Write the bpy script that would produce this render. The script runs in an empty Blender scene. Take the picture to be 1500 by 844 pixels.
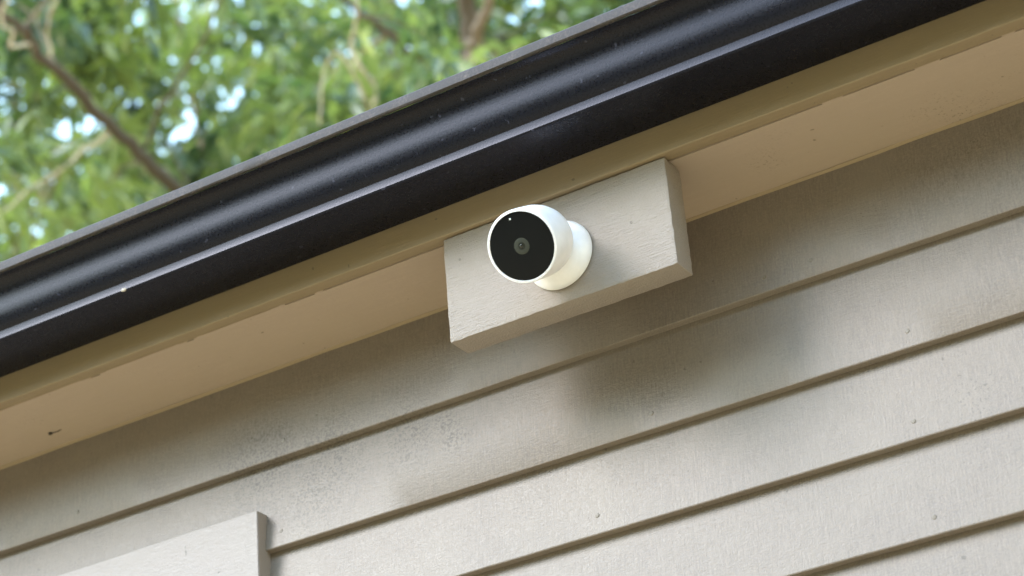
import bpy, bmesh, math, random
import numpy as np
from mathutils import Vector, Matrix, noise

# ------------------------------------------------------------------ camera, sky, sun, exposure
S = bpy.context.scene
COL = S.collection
rad = math.radians

cam_d = bpy.data.cameras.new('camera')
cam = bpy.data.objects.new('camera', cam_d)
COL.objects.link(cam)
CR = ((0.848617, 0.523399, -0.076825), (-0.304782, 0.365040, -0.879689), (-0.432385, 0.769934, 0.469302))
M = Matrix.Identity(4)
for i in range(3):
    M[i][0] = CR[0][i]
    M[i][1] = -CR[1][i]
    M[i][2] = -CR[2][i]
M.translation = Vector((1.20234, -1.98383, -1.16722))
cam.matrix_world = M
cam_d.sensor_width = 36.0
cam_d.lens = 78.5
cam_d.clip_start = 0.05
cam_d.clip_end = 400.0
cam_d.dof.use_dof = True
cam_d.dof.focus_distance = 2.56
cam_d.dof.aperture_fstop = 5.0
S.camera = cam

SUN_DIR = Vector((-0.82, -1.0, 0.92)).normalized()      # from the scene towards the sun
elev = math.asin(SUN_DIR.z)
azim = math.atan2(SUN_DIR.x, SUN_DIR.y)
W = bpy.data.worlds.new('World')
S.world = W
W.use_nodes = True
wt = W.node_tree
sky = wt.nodes.new('ShaderNodeTexSky')
sky.sky_type = 'NISHITA'
sky.sun_disc = False
sky.sun_elevation = elev
sky.sun_rotation = azim
sky.air_density = 2.2
sky.dust_density = 0.3
sky.ozone_density = 2.8
wt.links.new(sky.outputs[0], wt.nodes['Background'].inputs['Color'])
wt.nodes['Background'].inputs['Strength'].default_value = 0.15

sun_d = bpy.data.lights.new('sun', 'SUN')
sun_d.energy = 0.5
sun_d.angle = rad(22)
sun_d.color = (1.0, 0.98, 0.96)
sun = bpy.data.objects.new('sun', sun_d)
sun.rotation_euler = SUN_DIR.to_track_quat('Z', 'Y').to_euler()
COL.objects.link(sun)

S.view_settings.view_transform = 'Standard'
S.view_settings.look = 'None'
S.view_settings.exposure = 2.82
S.view_settings.gamma = 1.0
S.cycles.use_denoising = True
S.cycles.max_bounces = 8
S.cycles.diffuse_bounces = 5
S.cycles.sample_clamp_indirect = 6.0

rng = random.Random(7)
nrg = np.random.default_rng(11)
GROUND = -2.6

# ------------------------------------------------------------------ helpers
def thing(name, label, cat, loc=(0, 0, 0), group=None):
    o = bpy.data.objects.new(name, None)
    o.empty_display_size = 0.05
    o.location = loc
    COL.objects.link(o)
    o['label'] = label
    o['category'] = cat
    if group:
        o['group'] = group
    return o

def link(name, me, mat, parent=None, kind=None, label=None):
    o = bpy.data.objects.new(name, me)
    COL.objects.link(o)
    if mat is not None and len(me.materials) == 0:
        me.materials.append(mat)
    if parent is not None:
        o.parent = parent
        o.location = -wloc(parent)
    if kind:
        o['kind'] = kind
    if label:
        o['label'] = label
    return o

def wloc(o):
    v = Vector((0, 0, 0))
    while o is not None:
        v += o.location
        o = o.parent
    return v

def finish(bm, name, smooth=None):
    bmesh.ops.recalc_face_normals(bm, faces=bm.faces[:])
    if smooth is not None:
        for f in bm.faces:
            f.smooth = True
        for e in bm.edges:
            if len(e.link_faces) == 2:
                e.smooth = e.calc_face_angle(0.0) < smooth
    me = bpy.data.meshes.new(name)
    bm.to_mesh(me)
    bm.free()
    return me

def prism(profile, xs, name, wob=None, closed=True, smooth=rad(28)):
    """extrude a (y, z) outline along x; wob(x, y, z, i) may nudge every vertex"""
    bm = bmesh.new()
    rows = []
    for x in xs:
        row = []
        for i, (y, z) in enumerate(profile):
            dx, dy, dz = wob(x, y, z, i) if wob else (0, 0, 0)
            row.append(bm.verts.new((x + dx, y + dy, z + dz)))
        rows.append(row)
    n = len(profile)
    for a, b in zip(rows[:-1], rows[1:]):
        for i in range(n if closed else n - 1):
            j = (i + 1) % n
            bm.faces.new((a[i], a[j], b[j], b[i]))
    if closed:
        bm.faces.new(rows[0])
        bm.faces.new(rows[-1])
    return finish(bm, name, smooth)

def lathe(profile, axis_o, axis_d, name, seg=64, smooth=rad(30)):
    """revolve (radius, along) about an axis"""
    d = Vector(axis_d).normalized()
    u = d.cross(Vector((0, 0, 1))).normalized()
    v = d.cross(u).normalized()
    o = Vector(axis_o)
    bm = bmesh.new()
    rings = []
    for r, s in profile:
        if r < 1e-6:
            rings.append([bm.verts.new(o + d * s)])
        else:
            rings.append([bm.verts.new(o + d * s + (u * math.cos(2 * math.pi * k / seg) + v * math.sin(2 * math.pi * k / seg)) * r) for k in range(seg)])
    for a, b in zip(rings[:-1], rings[1:]):
        for k in range(seg):
            j = (k + 1) % seg
            if len(a) == 1 and len(b) == 1:
                continue
            if len(a) == 1:
                bm.faces.new((a[0], b[j], b[k]))
            elif len(b) == 1:
                bm.faces.new((a[k], a[j], b[0]))
            else:
                bm.faces.new((a[k], a[j], b[j], b[k]))
    return finish(bm, name, smooth)

def box_bm(x0, x1, y0, y1, z0, z1):
    bm = bmesh.new()
    vs = [bm.verts.new((x, y, z)) for x in (x0, x1) for y in (y0, y1) for z in (z0, z1)]
    for f in ((0, 1, 3, 2), (4, 6, 7, 5), (0, 4, 5, 1), (2, 3, 7, 6), (0, 2, 6, 4), (1, 5, 7, 3)):
        bm.faces.new([vs[i] for i in f])
    bmesh.ops.recalc_face_normals(bm, faces=bm.faces[:])
    return bm

def nz(x, y, z, k=0.0):
    return noise.noise(Vector((x + 13.7 * k, y + 5.1 * k, z + 2.3 * k)))

# ------------------------------------------------------------------ materials
def new_mat(name):
    m = bpy.data.materials.new(name)
    m.use_nodes = True
    nt = m.node_tree
    return m, nt, nt.nodes['Principled BSDF']

def add(nt, kind, **kw):
    n = nt.nodes.new(kind)
    for k, v in kw.items():
        setattr(n, k, v)
    return n

def coords(nt, scale):
    tc = add(nt, 'ShaderNodeTexCoord')
    mp = add(nt, 'ShaderNodeMapping')
    mp.inputs['Scale'].default_value = scale
    nt.links.new(tc.outputs['Object'], mp.inputs['Vector'])
    return mp.outputs['Vector']

def noise_node(nt, vec, scale, detail=4.0, rough=0.6, dist=0.0):
    n = add(nt, 'ShaderNodeTexNoise')
    n.inputs['Scale'].default_value = scale
    n.inputs['Detail'].default_value = detail
    n.inputs['Roughness'].default_value = rough
    n.inputs['Distortion'].default_value = dist
    nt.links.new(vec, n.inputs['Vector'])
    return n.outputs['Fac']

def ramp(nt, fac, p0, p1, c0=(0, 0, 0, 1), c1=(1, 1, 1, 1)):
    r = add(nt, 'ShaderNodeValToRGB')
    r.color_ramp.elements[0].position = p0
    r.color_ramp.elements[1].position = p1
    r.color_ramp.elements[0].color = c0
    r.color_ramp.elements[1].color = c1
    nt.links.new(fac, r.inputs['Fac'])
    return r.outputs['Color']

def mixc(nt, fac, a, b, blend='MIX'):
    m = add(nt, 'ShaderNodeMix', data_type='RGBA', blend_type=blend)
    for sock, val in ((m.inputs[0], fac), (m.inputs[6], a), (m.inputs[7], b)):
        if isinstance(val, (int, float)):
            sock.default_value = val
        elif isinstance(val, tuple):
            sock.default_value = (*val[:3], 1.0)
        else:
            nt.links.new(val, sock)
    return m.outputs[2]

def math_node(nt, op, a, b):
    m = add(nt, 'ShaderNodeMath', operation=op)
    for s, v in zip(m.inputs, (a, b)):
        if isinstance(v, (int, float)):
            s.default_value = v
        else:
            nt.links.new(v, s)
    return m.outputs[0]

def paint(name, col, rough=0.5, grain=(6, 60, 60), grain_amt=0.10, bump=0.25, bump_d=0.0012, specks=0.0, spec=0.4, streak=None, weave_lo=0.90, spots=()):
    """old house paint over sawn timber: faint grain, mottling, a few specks of dirt"""
    m, nt, b = new_mat(name)
    g = noise_node(nt, coords(nt, grain), 9.0, 5.0, 0.65, 0.4)
    mot = noise_node(nt, coords(nt, (1, 1, 1)), 7.0, 4.0, 0.6)
    fine = noise_node(nt, coords(nt, (1, 1, 1)), 420.0, 2.0, 0.6)
    c = mixc(nt, ramp(nt, g, 0.3, 0.7), tuple(v * (1 - grain_amt) for v in col), tuple(v * (1 + grain_amt * 0.7) for v in col))
    weave = noise_node(nt, coords(nt, streak or (1, 1, 1)), 16.0 if streak else 260.0, 3.0, 0.7)
    c = mixc(nt, ramp(nt, math_node(nt, 'ADD', math_node(nt, 'MULTIPLY', weave, 0.5), math_node(nt, 'MULTIPLY', fine, 0.5)), 0.36, 0.64), tuple(v * weave_lo for v in col), c)
    c = mixc(nt, ramp(nt, mot, 0.35, 0.75), c, tuple(v * k for v, k in zip(col, (0.93, 0.94, 0.92))))
    if specks:
        sp = noise_node(nt, coords(nt, (1, 1, 1)), 300.0, 2.0, 0.55)
        area = noise_node(nt, coords(nt, (1, 1, 1.4)), 5.5, 3.0, 0.6)
        f = math_node(nt, 'MULTIPLY', ramp(nt, sp, 0.60, 0.66), ramp(nt, area, 0.60, 0.74))
        for (px, py, pz, pr) in spots:          # patches of mildew where the photo shows them
            d = add(nt, 'ShaderNodeVectorMath', operation='DISTANCE')
            tc = add(nt, 'ShaderNodeTexCoord')
            nt.links.new(tc.outputs['Object'], d.inputs[0])
            d.inputs[1].default_value = (px, py, pz)
            near = ramp(nt, math_node(nt, 'DIVIDE', d.outputs['Value'], pr), 0.2, 1.0, (1, 1, 1, 1), (0, 0, 0, 1))
            f = math_node(nt, 'MAXIMUM', f, math_node(nt, 'MULTIPLY', near, ramp(nt, sp, 0.50, 0.60)))
        f = math_node(nt, 'MULTIPLY', f, specks)
        c = mixc(nt, f, c, (0.05, 0.045, 0.035))
        sp2 = noise_node(nt, coords(nt, (1, 1, 1)), 95.0, 1.0, 0.5)
        f2 = math_node(nt, 'MULTIPLY', ramp(nt, sp2, 0.775, 0.80), 0.5)
        c = mixc(nt, f2, c, (0.06, 0.05, 0.035))
    nt.links.new(c, b.inputs['Base Color'])
    b.inputs['Specular IOR Level'].default_value = spec
    r = ramp(nt, fine, 0.3, 0.7, (rough - 0.08,) * 3 + (1,), (rough + 0.1,) * 3 + (1,))
    nt.links.new(r, b.inputs['Roughness'])
    h = math_node(nt, 'ADD', math_node(nt, 'MULTIPLY', g, 0.7), math_node(nt, 'MULTIPLY', fine, 0.5))
    if streak:
        s = noise_node(nt, coords(nt, streak), 10.0, 3.0, 0.6)
        h = math_node(nt, 'ADD', h, math_node(nt, 'MULTIPLY', s, 0.35))
    bp = add(nt, 'ShaderNodeBump')
    bp.inputs['Strength'].default_value = bump
    bp.inputs['Distance'].default_value = bump_d
    nt.links.new(h, bp.inputs['Height'])
    nt.links.new(bp.outputs['Normal'], b.inputs['Normal'])
    return m

SPOTS = ((-0.104, 0.142, -0.020, 0.03), (-0.09, 0.142, -0.045, 0.035), (-0.16, 0.142, -0.02, 0.07), (-0.27, 0.142, -0.015, 0.09), (-0.38, 0.142, -0.002, 0.10), (-0.30, 0.142, -0.05, 0.08))
KHAKI = (0.242, 0.196, 0.168)
M_BOARD = paint('board_paint', KHAKI, 0.42, (8, 30, 34), 0.06, 0.42, 0.0012, specks=0.55, spec=0.28, streak=(38, 20, 2.2), weave_lo=0.60, spots=SPOTS)
M_BLOCK = paint('block_paint', (0.300, 0.248, 0.214), 0.46, (5, 20, 48), 0.07, 0.95, 0.0022, specks=0.0, spec=0.3)
M_FASCIA = paint('fascia_paint', (0.27, 0.197, 0.122), 0.5, (3, 40, 60), 0.17, 0.3, 0.0012, specks=0.3)
M_SOFFIT = paint('soffit_paint', (0.43, 0.327, 0.258), 0.6, (2, 12, 12), 0.07, 0.12, 0.0008, specks=0.45, spec=0.3)
M_CASING = paint('casing_paint', (0.285, 0.240, 0.225), 0.5, (6, 30, 30), 0.05, 0.3, 0.0012, specks=0.15)
M_BEAD = paint('sealant_paint', (0.33, 0.24, 0.155), 0.5, (30, 30, 30), 0.10, 0.3, 0.001)
M_NAIL = paint('nail_paint', (0.19, 0.155, 0.125), 0.45, (30, 30, 30), 0.2, 0.2, 0.0005)

def gutter_mat(name, base, dust_sheen, rough, amt):
    m, nt, b = new_mat(name)
    v = coords(nt, (1, 1, 1))
    d1 = noise_node(nt, v, 380.0, 3.0, 0.65)
    d2 = noise_node(nt, coords(nt, (3, 1, 1)), 9.0, 5.0, 0.65)
    d3 = noise_node(nt, v, 120.0, 1.0, 0.5)
    f = math_node(nt, 'MULTIPLY', ramp(nt, d1, 0.42, 0.72), ramp(nt, d2, 0.25, 0.8))
    f = math_node(nt, 'MULTIPLY', f, amt)
    c = mixc(nt, f, base, dust_sheen)
    c = mixc(nt, math_node(nt, 'MULTIPLY', ramp(nt, d3, 0.745, 0.765), 0.5), c, dust_sheen)
    nt.links.new(c, b.inputs['Base Color'])
    r = ramp(nt, d1, 0.3, 0.75, (rough - 0.04,) * 3 + (1,), (rough + 0.10,) * 3 + (1,))
    nt.links.new(r, b.inputs['Roughness'])
    b.inputs['Specular IOR Level'].default_value = 0.24
    b.inputs['Specular Tint'].default_value = (0.86, 0.83, 1.0, 1.0)
    bp = add(nt, 'ShaderNodeBump')
    bp.inputs['Strength'].default_value = 0.10
    bp.inputs['Distance'].default_value = 0.0008
    nt.links.new(d1, bp.inputs['Height'])
    nt.links.new(bp.outputs['Normal'], b.inputs['Normal'])
    return m

M_GUTTER = gutter_mat('gutter_black', (0.005, 0.005, 0.008), (0.06, 0.06, 0.085), 0.27, 0.06)
M_BEAD_SHEEN = gutter_mat('gutter_painted_sheen', (0.010, 0.010, 0.015), (0.055, 0.052, 0.075), 0.30, 0.8)  # bead lighter than the body: reflected sky put into its colour
M_LIP = gutter_mat('gutter_lip_grime', (0.045, 0.040, 0.035), (0.14, 0.108, 0.098), 0.6, 1.0)

def plain(name, col, rough=0.5, spec=0.5, **kw):
    m, nt, b = new_mat(name)
    n = noise_node(nt, coords(nt, (1, 1, 1)), kw.get('scale', 60.0), 3.0)
    c = mixc(nt, ramp(nt, n, 0.3, 0.7), tuple(v * 0.94 for v in col), tuple(v * 1.04 for v in col))
    nt.links.new(c, b.inputs['Base Color'])
    b.inputs['Roughness'].default_value = rough
    b.inputs['Specular IOR Level'].default_value = spec
    if 'coat' in kw:
        b.inputs['Coat Weight'].default_value = kw['coat']
        b.inputs['Coat Roughness'].default_value = 0.08
    return m

M_WHITE = plain('white_plastic', (0.83, 0.80, 0.83), 0.34, 0.5)
_b = M_WHITE.node_tree.nodes['Principled BSDF']
_b.inputs['Subsurface Weight'].default_value = 0.35
_b.inputs['Subsurface Radius'].default_value = (1.0, 0.9, 0.8)
_b.inputs['Subsurface Scale'].default_value = 0.012
M_FACE = plain('black_glass', (0.005, 0.005, 0.006), 0.14, 0.14)
M_RING = plain('lens_ring', (0.038, 0.040, 0.033), 0.35, 0.3)
M_RING2 = plain('lens_inner', (0.010, 0.011, 0.009), 0.3, 0.3)
M_LENS = plain('lens_glass', (0.004, 0.004, 0.004), 0.08, 0.6)
M_LED = plain('led', (0.5, 0.52, 0.5), 0.3)
_b = M_LED.node_tree.nodes['Principled BSDF']
_b.inputs['Emission Color'].default_value = (0.9, 1.0, 0.95, 1)
_b.inputs['Emission Strength'].default_value = 0.05
M_DEBRIS = plain('debris', (0.03, 0.022, 0.015), 0.8)
M_DROP = plain('dropping', (0.40, 0.34, 0.28), 0.7)
M_ROOF = plain('roof_sheet', (0.10, 0.10, 0.105), 0.6, scale=20)
M_BARK = plain('bark', (0.15, 0.115, 0.085), 0.85, 0.2, scale=25)
M_BARK_DK = plain('dark_bark', (0.075, 0.058, 0.042), 0.85, 0.2, scale=25)
M_BARK_PALE = plain('pale_bark', (0.36, 0.30, 0.22), 0.8, 0.2, scale=25)

m, nt, b = new_mat('ground_soil')
c = mixc(nt, noise_node(nt, coords(nt, (1, 1, 1)), 1.3, 8.0, 0.65), (0.49, 0.335, 0.165), (0.64, 0.45, 0.235))
c = mixc(nt, ramp(nt, noise_node(nt, coords(nt, (1, 1, 1)), 0.25, 3.0), 0.6, 0.72), c, (0.10, 0.13, 0.045))
nt.links.new(c, b.inputs['Base Color'])
b.inputs['Roughness'].default_value = 0.95
M_GROUND = m

def leaf_mat(name, dark, light):
    m, nt, b = new_mat(name)
    at = add(nt, 'ShaderNodeAttribute', attribute_name='tint')
    r = add(nt, 'ShaderNodeValToRGB')
    e = r.color_ramp.elements
    e[0].position = 0.0
    e[0].color = (*dark, 1)
    e[1].position = 1.0
    e[1].color = (*light, 1)
    nt.links.new(at.outputs['Fac'], r.inputs['Fac'])
    nt.links.new(r.outputs['Color'], b.inputs['Base Color'])
    b.inputs['Roughness'].default_value = 0.36
    b.inputs['Specular IOR Level'].default_value = 0.6
    tr = add(nt, 'ShaderNodeBsdfTranslucent')
    tc = mixc(nt, 1.0, r.outputs['Color'], (1.9, 2.0, 0.9), 'MULTIPLY')
    nt.links.new(tc, tr.inputs['Color'])
    mx = add(nt, 'ShaderNodeMixShader')
    mx.inputs[0].default_value = 0.42
    nt.links.new(b.outputs[0], mx.inputs[1])
    nt.links.new(tr.outputs[0], mx.inputs[2])
    nt.links.new(mx.outputs[0], nt.nodes['Material Output'].inputs['Surface'])
    return m

M_LEAF = leaf_mat('leaf_green', (0.030, 0.058, 0.036), (0.18, 0.225, 0.080))
M_LEAF2 = leaf_mat('leaf_yellow_green', (0.045, 0.08, 0.042), (0.20, 0.225, 0.085))

# ------------------------------------------------------------------ setting: ground
bm = bmesh.new()
N = 40
grid = [[bm.verts.new((-150 + 300 * i / N, -150 + 300 * j / N, GROUND + 0.03 * nz(i * 0.7, j * 0.7, 0))) for j in range(N + 1)] for i in range(N + 1)]
for i in range(N):
    for j in range(N):
        bm.faces.new((grid[i][j], grid[i + 1][j], grid[i + 1][j + 1], grid[i][j + 1]))
g = link('ground', finish(bm, 'ground', rad(60)), M_GROUND)
g['kind'] = 'structure'

# ------------------------------------------------------------------ weatherboard wall
X0, X1 = -2.5, 2.2
XS = np.linspace(X0, X1, 95).tolist()
wall = thing('weatherboard_wall', 'khaki painted wall of overlapping horizontal weatherboards under the eave', 'wall', (0, 0.145, GROUND))
edges = [0.0040, -0.1180, -0.2250, -0.3350]
while edges[-1] > GROUND + 0.12:
    edges.append(edges[-1] - 0.110)
YB, YT = 0.135, 0.1495
top = 0.1392
nails = {0: (-1.13, -0.688, -0.343, 0.343, 0.402, 0.93, 1.32), 1: (-1.12, -0.712, -0.351, 0.181, 0.50, 0.94, 1.33),
         2: (-1.14, -0.70, -0.352, 0.097, 0.489, 0.94, 1.32), 3: (-1.13, -0.70, -0.35, 0.10, 0.493, 0.95, 1.33)}
for k, zb in enumerate(edges):
    ov = 0.0 if k == 0 else 0.022
    zt = top + ov
    slope = (YT - YB) / (top - zb)
    yt = YB + slope * (zt - zb) if k == 0 else YT + 0.0006
    def wob(x, y, z, i, k=k, zb=zb):
        low = 1.0 if z < zb + 0.01 else 0.25
        return (0, 0.0007 * nz(x * 2.2, 0, k, 1) * low + 0.00025 * nz(x * 14, z * 30, k, 4), 0.0010 * nz(x * 1.7, 0, k, 2) * low + 0.0003 * nz(x * 25, 0, k, 3) * low)
    # outline: bottom front edge with a small arris, underside, back, top; the face bows out a hair
    ym = YB + (yt - YB) * 0.5 - 0.0006
    prof = [(YB + 0.0002, zb + 0.0016), (YB + 0.0007, zb + 0.0004), (YB + 0.0018, zb), (YB + 0.0190, zb + 0.0006),
            (yt + 0.0155, zt), (yt, zt), (ym, (zb + zt) / 2)]
    bd = link('weatherboard', prism(prof, XS, 'weatherboard', wob), M_BOARD, wall)
    for xn in nails.get(k, ()):
        zn = zb + 0.020 + 0.004 * rng.random()
        yn = YB + (yt - YB) * (zn - zb) / (zt - zb)
        r0 = 0.0030
        me = lathe([(0.0, -0.0006), (r0 * 0.7, -0.0005), (r0, 0.0004), (r0 * 1.05, 0.004)], (xn, yn - 0.0005, zn), (0, 1, 0), 'nail', 14)
        link('nail', me, M_NAIL, bd)
    top = zb
# lumpy painted sealant bead where the wall meets the soffit
def wob_bead(x, y, z, i):
    return (0, -0.0011 * nz(x * 9, 0, 0, 6) - 0.0006 * nz(x * 40, 0, 0, 7), -0.0009 * nz(x * 11, 3, 0, 8))
prof = [(0.1505, 0.1358), (0.1484, 0.1362), (0.1468, 0.1373), (0.1460, 0.1389), (0.1505, 0.1395)]
link('sealant_bead', prism(prof, np.linspace(X0, X1, 470).tolist(), 'sealant_bead', wob_bead), M_BEAD, wall)
# the plain end and rear walls that close the building
for nm, dims in (('end_wall', (X0 + 0.002, X0 + 0.1, 0.1725, 2.0, GROUND, 0.138)), ('end_wall', (X1 - 0.1, X1 - 0.002, 0.1725, 2.0, GROUND, 0.138)),
                 ('rear_wall', (X0 + 0.102, X1 - 0.102, 1.9, 2.0, GROUND, 0.138))):
    link(nm, finish(box_bm(*dims), nm), M_BOARD, wall)

# ------------------------------------------------------------------ eave: fascia, soffit, roof
eave = thing('eave', 'khaki painted eave with fascia board and plain soffit below the black gutter', 'eave', (0, 0.07, 0.139))
def wob_f(x, y, z, i):
    low = 1.0 if z < 0.15 else 0.0
    return (0, 0.0006 * nz(x * 2, z * 3, 0, 9) + 0.0003 * nz(x * 30, z * 40, 0, 12) * low, low * (0.0008 * nz(x * 2.5, 1, 0, 10) + 0.0006 * nz(x * 28, 2, 0, 11)))
prof = [(-0.0050, 0.1406), (-0.0042, 0.1394), (-0.0030, 0.1390), (0.0135, 0.1394), (0.0140, 0.145), (0.0140, 0.262), (-0.0050, 0.262)]
link('fascia_board', prism(prof, np.linspace(X0 - 0.1, X1 + 0.1, 420).tolist(), 'fascia_board', wob_f), M_FASCIA, eave)
prof = [(0.0166, 0.1396), (0.1528, 0.1392), (0.1528, 0.1455), (0.0166, 0.1460)]
link('soffit_panel', prism(prof, np.linspace(X0 - 0.1, X1 + 0.1, 60).tolist(), 'soffit_panel'), M_SOFFIT, eave)
# paint bridging the fascia/soffit joint; the joint has opened up where no strip is left
def strip(xa, xb):
    n = max(6, int((xb - xa) / 0.006))
    xs = np.linspace(xa, xb, n).tolist()
    def w(x, y, z, i):
        t = min(x - xa, xb - x) / 0.02
        e = max(0.0, 1 - t)
        return (0, 0.0002 * nz(x * 60, 0, 0, 15), e * 0.0012 + 0.0002 * nz(x * 50, 0, 0, 16))
    link('sealant_strip', prism([(0.0120, 0.1389), (0.0145, 0.1386), (0.0186, 0.1390), (0.0178, 0.1408), (0.0128, 0.1406)], xs, 'sealant_strip', w), M_SOFFIT, eave)
for xa, xb in ((-2.4, -1.0), (-0.985, -0.78), (-0.77, -0.56), (-0.545, -0.40), (-0.39, -0.245), (-0.20, -0.187), (0.49, 0.515), (0.60, 0.63), (0.70, 0.715), (0.80, 1.2), (1.22, 2.1)):
    strip(xa, xb)
# roof: a low pitched slab of ribbed sheet, hidden behind the gutter from below
prof = []
x = X0 - 0.2
roof_bm = bmesh.new()
pts = []
while x < X1 + 0.2:
    pts += [(x, 0), (x + 0.06, 0), (x + 0.075, 0.022), (x + 0.105, 0.022), (x + 0.12, 0)]
    x += 0.2
up = []
for (px, h) in pts:
    up.append([roof_bm.verts.new((px, yy, 0.268 + (yy + 0.03) * math.tan(rad(11)) + h + d)) for yy, d in ((-0.03, 0), (2.25, 0), (2.25, -0.004), (-0.03, -0.004))])
for a, c2 in zip(up[:-1], up[1:]):
    for i in range(4):
        roof_bm.faces.new((a[i], a[(i + 1) % 4], c2[(i + 1) % 4], c2[i]))
roof_bm.faces.new(up[0])
roof_bm.faces.new(up[-1])
link('roof_sheet', finish(roof_bm, 'roof_sheet'), M_ROOF, eave)

# ------------------------------------------------------------------ rain gutter
gut = thing('rain_gutter', 'long black ogee rain gutter fixed along the fascia', 'gutter', (0, -0.06, 0.177))
outer = [(-0.0060, 0.262), (-0.0060, 0.1790), (-0.0075, 0.1770), (-0.0830, 0.1765), (-0.0852, 0.1772), (-0.0860, 0.1785), (-0.0862, 0.1880), (-0.0866, 0.1893),
         (-0.0885, 0.1912), (-0.0912, 0.1945), (-0.0937, 0.1990), (-0.0956, 0.2045), (-0.0968, 0.2100), (-0.0976, 0.2160), (-0.0983, 0.2220),
         (-0.0992, 0.2280), (-0.1007, 0.2340), (-0.1032, 0.2393), (-0.1066, 0.2436), (-0.1106, 0.2468), (-0.1152, 0.2490), (-0.1200, 0.2502)]
inner = []
for i, (y, z) in enumerate(outer):
    a = outer[max(i - 1, 0)]
    c2 = outer[min(i + 1, len(outer) - 1)]
    t = Vector((c2[0] - a[0], c2[1] - a[1])).normalized()
    nrm = Vector((t.y, -t.x))
    inner.append((y - 0.0013 * nrm.x * -1 * -1, z - 0.0013 * nrm.y * -1 * -1))
def wob_g(x, y, z, i):
    return (0, 0.0008 * nz(x * 1.1, 0, 0, 20), 0.0012 * nz(x * 0.9, 0, 0, 21))
GX = np.linspace(X0 - 0.15, X1 + 0.15, 80).tolist()
link('gutter_body', prism(outer + inner[::-1], GX, 'gutter_body', wob_g), M_GUTTER, gut)
def wob_s(x, y, z, i):
    a = wob_g(x, y, z, i)
    return (0, a[1] - 0.0003, a[2])
link('bead_strip', prism([(-0.0850, 0.1778), (-0.0856, 0.1780), (-0.0862, 0.1790), (-0.0864, 0.1876), (-0.0860, 0.1884), (-0.0850, 0.1886)], GX, 'bead_strip', wob_s), M_BEAD_SHEEN, gut)
lip = [(-0.1203, 0.2500), (-0.1236, 0.2503), (-0.1250, 0.2516), (-0.1253, 0.2575), (-0.1250, 0.2625), (-0.1238, 0.2642), (-0.1215, 0.2645), (-0.1203, 0.2630)]
def wob_l(x, y, z, i):
    a = wob_g(x, y, z, i)
    e = 0.0006 * nz(x * 22, i, 0, 22) + 0.0004 * nz(x * 70, i, 0, 23)
    return (0, a[1] + e * 0.4, a[2] + (e if z < 0.255 else 0.3 * e))
link('lip', prism(lip, np.linspace(X0 - 0.15, X1 + 0.15, 700).tolist(), 'lip', wob_l), M_LIP, gut)
for xe in (X0 - 0.15, X1 + 0.15):
    me = prism([(-0.0062, 0.2630), (-0.0062, 0.1763), (-0.0858, 0.1763), (-0.0864, 0.189), (-0.0970, 0.21), (-0.0985, 0.225), (-0.1205, 0.2499), (-0.1205, 0.2635)],
               [xe - 0.002, xe + 0.002] if xe > 0 else [xe - 0.002, xe + 0.002], 'end_cap')
    link('end_cap', me, M_GUTTER, gut)

# ------------------------------------------------------------------ mounting block
blk = thing('mounting_block', 'thick grey painted timber block screwed under the fascia behind the white camera', 'wood block', (0.15, 0.019, 0))
bm = box_bm(0, 0.300, 0, 0.0378, 0, 0.137)
bmesh.ops.bevel(bm, geom=bm.edges[:], offset=0.0014, segments=2, affect='EDGES', profile=0.6)
bmesh.ops.subdivide_edges(bm, edges=[e for e in bm.edges if abs(e.verts[0].co.x - e.verts[1].co.x) > 0.1], cuts=60, use_grid_fill=True)
bmesh.ops.subdivide_edges(bm, edges=[e for e in bm.edges if abs(e.verts[0].co.z - e.verts[1].co.z) > 0.05], cuts=28, use_grid_fill=True)
for v in bm.verts:
    c3 = v.co
    edge = (min(c3.x, 0.3 - c3.x) < 0.002) + (min(c3.z, 0.137 - c3.z) < 0.002) + (min(c3.y, 0.0378 - c3.y) < 0.002)
    a = 0.0007 if edge >= 2 else 0.0002
    v.co = c3 + Vector((nz(c3.x * 30, c3.z * 120, c3.y * 60, 31), nz(c3.x * 60, c3.z * 120, 0, 32), nz(c3.x * 90, c3.z * 30, c3.y * 60, 33))) * a
link('block_body', finish(bm, 'block_body', rad(40)), M_BLOCK, blk)
for xn, zn in ((0.2493, 0.0703), (0.0214, 0.1032)):
    me = lathe([(0.0, 0.0002), (0.0011, -0.0002), (0.0016, -0.0003), (0.0018, 0.001)], (xn, -0.0002, zn), (0, 1, 0), 'nail_hole', 12)
    link('nail_hole', me, M_NAIL, blk)

# ------------------------------------------------------------------ security camera
n = Vector((0.027, -0.853, -0.521)).normalized()
F = Vector((0.1547, -0.0880, 0.0353))              # centre of the front face
cam_t = thing('security_camera', 'round white security camera with black face fixed to the timber block', 'security camera', (0.156, 0, 0.06))
body = [(0.0392, -0.0004), (0.0402, 0.0004), (0.0408, -0.0003), (0.0414, 0.0000), (0.0419, 0.0012), (0.0421, 0.004), (0.0421, 0.020), (0.0420, 0.032), (0.0417, 0.042), (0.0408, 0.050),
        (0.0390, 0.0575), (0.0360, 0.0645), (0.0318, 0.0705), (0.0262, 0.0752), (0.0190, 0.0786), (0.0100, 0.0806), (0.0, 0.0812)]
shell = link('camera_shell', lathe([(0.0385, 0.0010)] + body, F, -n, 'camera_shell', 96), M_WHITE, cam_t)
face = link('face_disc', lathe([(0.0, 0.0), (0.0120, 0.0), (0.0370, 0.0001), (0.0386, 0.0004), (0.0391, 0.0012), (0.0391, 0.003)], F, -n, 'face_disc', 96), M_FACE, cam_t)
link('lens_ring', lathe([(0.0036, -0.0002), (0.0050, -0.00025), (0.0088, -0.0002), (0.0095, 0.0001)], F, -n, 'lens_ring', 64), M_RING, face)
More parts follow.
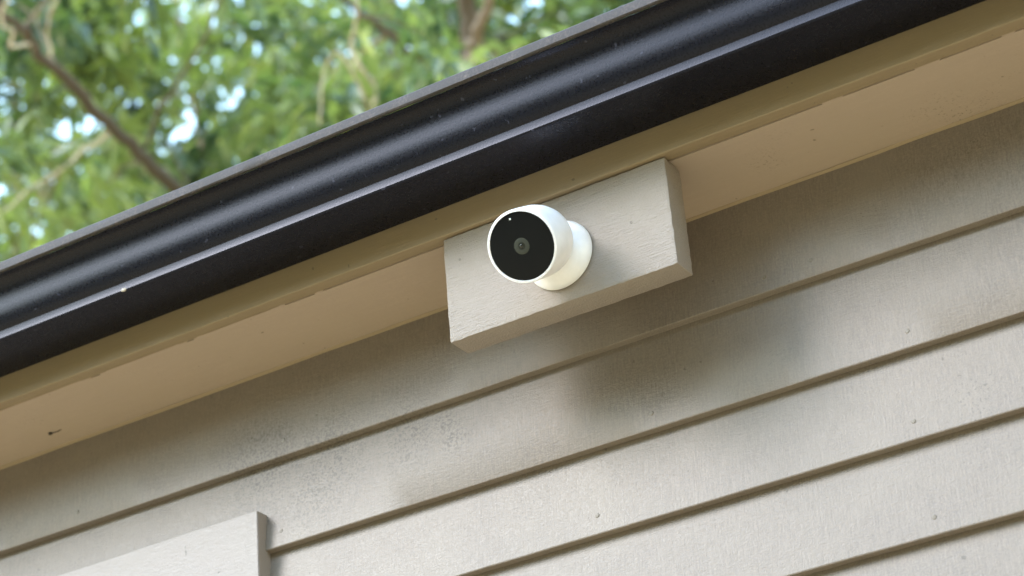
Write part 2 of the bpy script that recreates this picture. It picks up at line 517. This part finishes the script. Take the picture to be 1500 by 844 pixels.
link('lens_ring', lathe([(0.0024, -0.0003), (0.0034, -0.0004), (0.0044, -0.0002)], F, -n, 'lens_ring', 48), M_RING2, face)
link('lens', lathe([(0.0, -0.0007), (0.0012, -0.0006), (0.0022, -0.0003), (0.0026, 0.0001)], F, -n, 'lens', 32), M_LENS, face)
upv = (Vector((0, 0, 1)) - n * n.z).normalized()
side = upv.cross(n).normalized()
led_c = F + upv * 0.0325 - side * 0.0030
link('status_light', lathe([(0.0, -0.0006), (0.0008, -0.0005), (0.0012, 0.0)], led_c, -n, 'status_light', 20), M_LED, face)
base = [(0.0, -0.0250), (0.012, -0.0244), (0.0200, -0.0230), (0.0260, -0.0210), (0.0315, -0.0180), (0.0360, -0.0142), (0.0392, -0.0103), (0.0413, -0.0065), (0.0425, -0.0030), (0.0427, -0.0008), (0.0420, -0.0002), (0.030, 0.0003)]
link('mount_base', lathe(base, (0.1555, -0.0012, 0.0600), (0, 1, 0), 'mount_base', 96), M_WHITE, cam_t)

# ------------------------------------------------------------------ casing board low on the left
cas = thing('casing_board', 'pale painted window casing board standing proud of the weatherboards at lower left', 'trim board', (-0.37, 0.13, -0.14))
bm = box_bm(-1.60, -0.3745, 0.1200, 0.1470, -0.215, -0.0670)
bmesh.ops.bevel(bm, geom=bm.edges[:], offset=0.0009, segments=2, affect='EDGES')
bmesh.ops.subdivide_edges(bm, edges=[e for e in bm.edges if abs(e.verts[0].co.x - e.verts[1].co.x) > 0.1], cuts=150, use_grid_fill=True)
for v in bm.verts:
    c3 = v.co
    v.co = c3 + Vector((0.0004 * nz(0, c3.z * 40, c3.y * 40, 41), 0.0004 * nz(c3.x * 5, c3.z * 10, 0, 42), 0.0006 * nz(c3.x * 20, 0, c3.y * 10, 43)))
link('board', finish(bm, 'casing_board', rad(40)), M_CASING, cas)

# ------------------------------------------------------------------ small marks
bm = bmesh.new()
bmesh.ops.create_icosphere(bm, subdivisions=2, radius=0.0028, matrix=Matrix.Translation((-0.7125, 0.1075, 0.1378)) @ Matrix.Diagonal((1.3, 1.0, 0.7, 1)))
for a, c2 in (((-0.711, 0.1076, 0.1376), (-0.700, 0.1090, 0.1378)), ((-0.7005, 0.109, 0.1378), (-0.694, 0.1083, 0.1388))):
    a, c2 = Vector(a), Vector(c2)
    bmesh.ops.create_cone(bm, cap_ends=True, segments=6, radius1=0.0007, radius2=0.0004, depth=(c2 - a).length, matrix=Matrix.Translation((a + c2) / 2) @ (c2 - a).to_track_quat('Z', 'Y').to_matrix().to_4x4())
d = link('debris', finish(bm, 'debris', rad(60)), M_DEBRIS)
d['label'] = 'tiny dark curled bit of debris stuck to the soffit at far left'
d['category'] = 'debris'
bm = bmesh.new()
bmesh.ops.create_icosphere(bm, subdivisions=3, radius=0.0034)
for v in bm.verts:
    k = 1 + 0.25 * nz(v.co.x * 500, v.co.y * 500, v.co.z * 500, 51)
    v.co = Vector((-0.4184 + v.co.x * 1.5 * k, -0.0862 + v.co.y * 0.45 * k, 0.1792 + v.co.z * 0.7 * k))
link('dropping', finish(bm, 'dropping', rad(60)), M_DROP, gut)

# ------------------------------------------------------------------ trees behind the building
def tube_into(bm, pts, radii, seg=8):
    rings = []
    pts = [Vector(p) for p in pts]
    for i, p in enumerate(pts):
        t = (pts[min(i + 1, len(pts) - 1)] - pts[max(i - 1, 0)]).normalized()
        u = t.cross(Vector((0.31, 0.95, 0.05))).normalized()
        v = t.cross(u)
        rings.append([bm.verts.new(p + (u * math.cos(2 * math.pi * k / seg) + v * math.sin(2 * math.pi * k / seg)) * radii[i]) for k in range(seg)])
    for a, b2 in zip(rings[:-1], rings[1:]):
        for k in range(seg):
            bm.faces.new((a[k], a[(k + 1) % seg], b2[(k + 1) % seg], b2[k]))
    bm.faces.new(rings[0])
    bm.faces.new(rings[-1])

def smooth_path(pts, per=5, jit=0.012):
    pts = [Vector(p) for p in pts]
    out = []
    for i in range(len(pts) - 1):
        p0, p1, p2, p3 = pts[max(i - 1, 0)], pts[i], pts[i + 1], pts[min(i + 2, len(pts) - 1)]
        for k in range(per):
            t = k / per
            q = 0.5 * ((2 * p1) + (p2 - p0) * t + (2 * p0 - 5 * p1 + 4 * p2 - p3) * t * t + (3 * p1 - p0 - 3 * p2 + p3) * t ** 3)
            out.append(q + Vector((rng.gauss(0, jit), rng.gauss(0, jit), rng.gauss(0, jit))))
    out.append(pts[-1])
    return out

def limb(name, pts, r0, r1, mat, parent, jit=0.008):
    path = smooth_path(pts, 5, jit)
    bm = bmesh.new()
    m_ = len(path) - 1
    tube_into(bm, path, [r0 + (r1 - r0) * i / m_ for i in range(m_ + 1)])
    link(name, finish(bm, name, rad(60)), mat, parent)
    return path

def foliage(parent, blobs, count, mat, mat_twig, hubs, seed, length=0.12, width=0.034):
    """leaves in drooping sprays: sprays fill the blobs (centre, radii), every spray hangs on a twig from the nearest limb point"""
    g = np.random.default_rng(seed)
    per = 32
    ns = count // per
    vol = np.array([b_[1][0] * b_[1][1] * b_[1][2] for b_ in blobs])
    pick = g.choice(len(blobs), ns, p=vol / vol.sum())
    d = g.normal(size=(ns, 3))
    d /= np.linalg.norm(d, axis=1)[:, None]
    rr = g.random(ns) ** (1 / 2.4)
    cen = np.array([b_[0] for b_ in blobs])[pick] + d * rr[:, None] * np.array([b_[1] for b_ in blobs])[pick]
    sub = cen[:max(4, ns // 6)]                     # sprays gather round a few boughs, with gaps between
    cen = sub[g.integers(0, len(sub), ns)] * 0.8 + cen * 0.2 + g.normal(size=cen.shape) * 0.13
    hubs = np.array([tuple(h) for h in hubs])
    # twigs
    bm = bmesh.new()
    for i in range(0, ns, 9):
        h = hubs[np.argmin(((hubs - cen[i]) ** 2).sum(1))]
        a, c_ = Vector(h), Vector(cen[i])
        mid = (a + c_) / 2 + Vector((0, 0, 0.12 * (a - c_).length))
        tube_into(bm, [a, mid, c_], [0.006, 0.004, 0.002], 4)
    link('twigs', finish(bm, 'twigs', rad(80)), mat_twig, parent, kind='stuff')
    # leaves
    sd = g.normal(size=(ns, 3)) * np.array([1, 1, 0.5])
    sd /= np.linalg.norm(sd, axis=1)[:, None]
    tn = np.clip(g.beta(0.9, 1.3, ns), 0, 1)
    cc = np.repeat(cen, per, 0)
    dd = np.repeat(sd, per, 0)
    along = g.random(len(cc)) - 0.35
    pos = cc + dd * along[:, None] * 0.42 + g.normal(size=cc.shape) * 0.045
    L = length * g.uniform(0.6, 1.25, len(cc))
    Wd = width * g.uniform(0.7, 1.25, len(cc))
    ax = dd * 0.7 + g.normal(size=cc.shape) * 0.55 + np.array([0, 0, -0.45])
    ax /= np.linalg.norm(ax, axis=1)[:, None]
    ref = g.normal(size=cc.shape) * 0.6 + np.array([0, 0, 1.0])
    sv = np.cross(ax, ref)
    sv /= np.linalg.norm(sv, axis=1)[:, None]
    nv = np.cross(sv, ax)
    a_ = ax * L[:, None]
    s_ = sv * Wd[:, None] * 0.5
    q_ = nv * L[:, None]
    V = np.stack([pos, pos + a_ * 0.35 + s_ - q_ * 0.02, pos + a_ * 0.42 - q_ * 0.07, pos + a_ * 0.35 - s_ - q_ * 0.02, pos + a_ * 0.95 - q_ * 0.16], 1)
    nl = len(cc)
    idx = np.arange(nl)[:, None] * 5
    tri = np.concatenate([idx + np.array(t) for t in ((0, 1, 2), (0, 2, 3), (1, 4, 2), (2, 4, 3))], 1).reshape(-1, 3)
    me = bpy.data.meshes.new('crown')
    me.vertices.add(nl * 5)
    me.vertices.foreach_set('co', V.reshape(-1).astype(np.float32))
    me.loops.add(len(tri) * 3)
    me.loops.foreach_set('vertex_index', tri.reshape(-1).astype(np.int32))
    me.polygons.add(len(tri))
    me.polygons.foreach_set('loop_start', (np.arange(len(tri)) * 3).astype(np.int32))
    me.polygons.foreach_set('loop_total', np.full(len(tri), 3, np.int32))
    me.update()
    at = me.attributes.new('tint', 'FLOAT', 'POINT')
    tint = np.clip(np.repeat(tn, per) + g.normal(size=nl) * 0.13, 0, 1)
    at.data.foreach_set('value', np.repeat(tint, 5).astype(np.float32))
    link('crown', me, mat, parent, kind='stuff')

# two-stemmed dark tree, right of the others
t1 = thing('forked_tree', 'dark two-stemmed tree rising behind the gutter right of the other trees', 'tree', (-3.0, 5.2, GROUND), group='trees behind the building')
h = limb('trunk', [(-3.02, 5.25, GROUND - 0.1), (-2.96, 5.2, 0), (-2.85, 5.05, 2.4), (-2.74, 4.87, 3.95), (-2.713, 4.819, 4.184), (-2.669, 4.721, 4.338), (-2.608, 4.601, 4.523), (-2.55, 4.4, 5.6)], 0.085, 0.018, M_BARK_DK, t1)
h += limb('stem', [(-2.88, 5.08, 2.2), (-2.76, 4.85, 3.8), (-2.677, 4.763, 4.104), (-2.58, 4.68, 4.103 + 0.04), (-2.504, 4.633, 4.215), (-2.392, 4.528, 4.415), (-2.1, 4.3, 5.3)], 0.036, 0.014, M_BARK, t1)
h += limb('branch', [(-2.82, 5.0, 3.55), (-2.80, 4.93, 3.98), (-2.773, 4.545, 3.953), (-2.764, 4.261, 3.959), (-2.747, 3.999, 3.937), (-2.807, 3.728, 4.028), (-2.9, 3.2, 4.2)], 0.022, 0.008, M_BARK_DK, t1)
h += limb('branch', [(-2.764, 4.261, 3.959), (-2.95, 4.15, 3.80), (-3.12, 4.05, 3.62)], 0.009, 0.004, M_BARK, t1, 0.006)
foliage(t1, [((-2.7, 5.7, 4.6), (1.6, 0.9, 1.0)), ((-2.0, 5.6, 4.5), (0.9, 0.9, 0.9))], 4300, M_LEAF, M_BARK_DK, h, 101, 0.15, 0.045)

# leaning tree on the left
t2 = thing('leaning_tree', 'leafy tree with a long slanting brown limb at far left behind the gutter', 'tree', (-3.7, 4.9, GROUND), group='trees behind the building')
h = limb('trunk', [(-3.75, 4.95, GROUND - 0.1), (-3.70, 4.85, 0.5), (-3.60, 4.55, 2.6), (-3.525, 4.157, 3.209), (-3.467, 3.71, 3.276), (-3.488, 3.459, 3.375), (-3.457, 3.102, 3.45), (-3.437, 2.9, 3.509), (-3.403, 2.759, 3.513), (-3.392, 2.525, 3.583), (-3.3, 2.2, 3.9)], 0.040, 0.008, M_BARK_DK, t2)
h += limb('branch', [(-3.45, 2.97, 3.48), (-3.437, 2.9, 3.509), (-3.361, 2.902, 3.581), (-3.261, 2.895, 3.682), (-3.1, 2.8, 4.1)], 0.010, 0.005, M_BARK, t2, 0.003)
h += limb('branch', [(-3.44, 2.93, 3.47), (-3.40, 2.80, 3.37), (-3.351, 2.759, 3.39), (-3.369, 2.727, 3.406), (-3.357, 2.705, 3.44), (-3.319, 2.693, 3.489), (-3.275, 2.649, 3.575), (-3.2, 2.6, 3.9)], 0.007, 0.005, M_BARK_PALE, t2, 0.002)
h += limb('branch', [(-3.40, 3.0, 3.44), (-3.374, 2.955, 3.513), (-3.292, 2.881, 3.496 + 0.03), (-3.244, 2.858, 3.565), (-3.2, 2.8, 3.9)], 0.006, 0.004, M_BARK_PALE, t2, 0.003)
h += limb('branch', [(-3.50, 3.60, 3.33), (-3.30, 3.50, 3.45), (-3.05, 3.45, 3.62), (-2.85, 3.40, 3.9)], 0.010, 0.004, M_BARK_DK, t2, 0.006)
h += limb('branch', [(-3.49, 3.45, 3.38), (-3.62, 3.30, 3.20), (-3.70, 3.10, 2.95)], 0.010, 0.004, M_BARK_PALE, t2, 0.006)
h += limb('branch', [(-3.60, 4.55, 2.6), (-3.9, 4.7, 3.6), (-4.2, 4.8, 4.6), (-4.4, 4.9, 5.6)], 0.05, 0.012, M_BARK, t2)
foliage(t2, [((-3.9, 4.2, 4.0), (1.1, 1.0, 1.2)), ((-4.0, 3.6, 3.4), (0.9, 0.9, 0.9)), ((-3.6, 4.9, 4.0), (1.0, 0.9, 1.3)), ((-4.5, 4.6, 4.6), (0.9, 0.9, 1.0)), ((-3.35, 3.0, 3.15), (0.5, 0.35, 0.45))], 5600, M_LEAF, M_BARK, h, 202, 0.15, 0.045)

# pale-stemmed sapling in front of them
t3 = thing('sapling', 'slender pale-stemmed sapling with bare arching twigs just behind the gutter', 'tree', (-2.6, 3.7, GROUND), group='trees behind the building')
h = limb('trunk', [(-2.62, 3.72, GROUND - 0.1), (-2.56, 3.70, 0.0), (-2.47, 3.65, 2.2), (-2.408, 3.582, 3.122), (-2.401, 3.523, 3.204), (-2.409, 3.476, 3.255), (-2.406, 3.442, 3.299), (-2.371, 3.421, 3.353), (-2.311, 3.362, 3.468), (-2.25, 3.3, 3.9)], 0.013, 0.003, M_BARK_PALE, t3, 0.003)
h += limb('branch', [(-2.44, 3.62, 2.9), (-2.434, 3.595, 3.083), (-2.385, 3.427, 3.156), (-2.405, 3.358, 3.224), (-2.444, 3.35, 3.202), (-2.484, 3.37, 3.144), (-2.52, 3.4, 3.0)], 0.006, 0.003, M_BARK_PALE, t3, 0.002)
foliage(t3, [((-2.6, 3.9, 3.1), (0.75, 0.5, 0.7)), ((-3.0, 4.1, 3.0), (0.7, 0.5, 0.8))], 1700, M_LEAF2, M_BARK, h, 303, 0.14, 0.04)

# broad tree further back
t4 = thing('broad_tree', 'broad yellow-green tree filling the background behind the other trees', 'tree', (-5.0, 7.5, GROUND), group='trees behind the building')
h = limb('trunk', [(-5.0, 7.5, GROUND - 0.1), (-4.95, 7.45, 1.0), (-4.8, 7.4, 3.5), (-4.7, 7.3, 5.5), (-4.6, 7.2, 7.5)], 0.16, 0.03, M_BARK, t4)
h += limb('branch', [(-4.85, 7.42, 3.0), (-4.2, 7.0, 4.5), (-3.6, 6.8, 6.0)], 0.07, 0.02, M_BARK, t4)
h += limb('branch', [(-4.9, 7.42, 2.6), (-5.6, 6.6, 4.2), (-6.1, 6.0, 5.4)], 0.07, 0.02, M_BARK, t4)
foliage(t4, [((-4.6, 7.0, 5.6), (2.3, 1.6, 2.2)), ((-5.6, 6.2, 5.0), (1.6, 1.4, 1.8)), ((-3.5, 7.4, 6.0), (1.5, 1.3, 1.8)), ((-5.0, 6.6, 4.0), (1.8, 1.2, 1.2)), ((-6.3, 5.6, 5.2), (1.3, 1.3, 1.6))], 9500, M_LEAF2, M_BARK, h, 404, 0.18, 0.06)

# added hedge, out of view: blocks low sky to darken under the eave
hedge = thing('light_block_hedge', 'added tall green hedge, out of view, blocking low sky light from the wall', 'added hedge', (0, -9.5, GROUND))
g = np.random.default_rng(909)
nh = 26000
hx = g.uniform(-22, 22, nh)
top_h = 5.1 + 2.1 / (1 + np.exp(-(hx + 2.5) / 1.6)) + 0.5 * np.sin(hx * 0.9 + 1.0) + 0.35 * np.sin(hx * 2.3) + 0.25 * np.sin(hx * 5.1 + 2)
hz = GROUND + top_h * g.random(nh) ** 0.8
hy = -9.5 - 0.9 + 1.8 * g.random(nh)
P = np.stack([hx, hy, hz], 1)
a_ = g.normal(size=(nh, 3))
a_ /= np.linalg.norm(a_, axis=1)[:, None]
b_ = np.cross(a_, g.normal(size=(nh, 3)))
b_ /= np.linalg.norm(b_, axis=1)[:, None]
Ls = g.uniform(0.16, 0.30, nh)[:, None]
V = np.stack([P - a_ * Ls, P + b_ * Ls * 0.55, P + a_ * Ls, P - b_ * Ls * 0.55], 1).reshape(-1, 3)
me = bpy.data.meshes.new('light_block_leaves')
me.from_pydata(V.tolist(), [], (np.arange(nh)[:, None] * 4 + np.arange(4)).tolist())
at = me.attributes.new('tint', 'FLOAT', 'POINT')
at.data.foreach_set('value', np.repeat(g.random(nh) * 0.6, 4).astype(np.float32))
link('light_block_leaves', me, M_LEAF, hedge, kind='stuff')
for xt in np.linspace(-20, 20, 11):
    bm = bmesh.new()
    tube_into(bm, [(xt, -9.5, GROUND - 0.1), (xt + 0.1, -9.5, GROUND + 1.5), (xt, -9.45, GROUND + 4.2)], [0.09, 0.07, 0.03], 8)
    link('trunk', finish(bm, 'light_block_trunk', rad(60)), M_BARK, hedge)
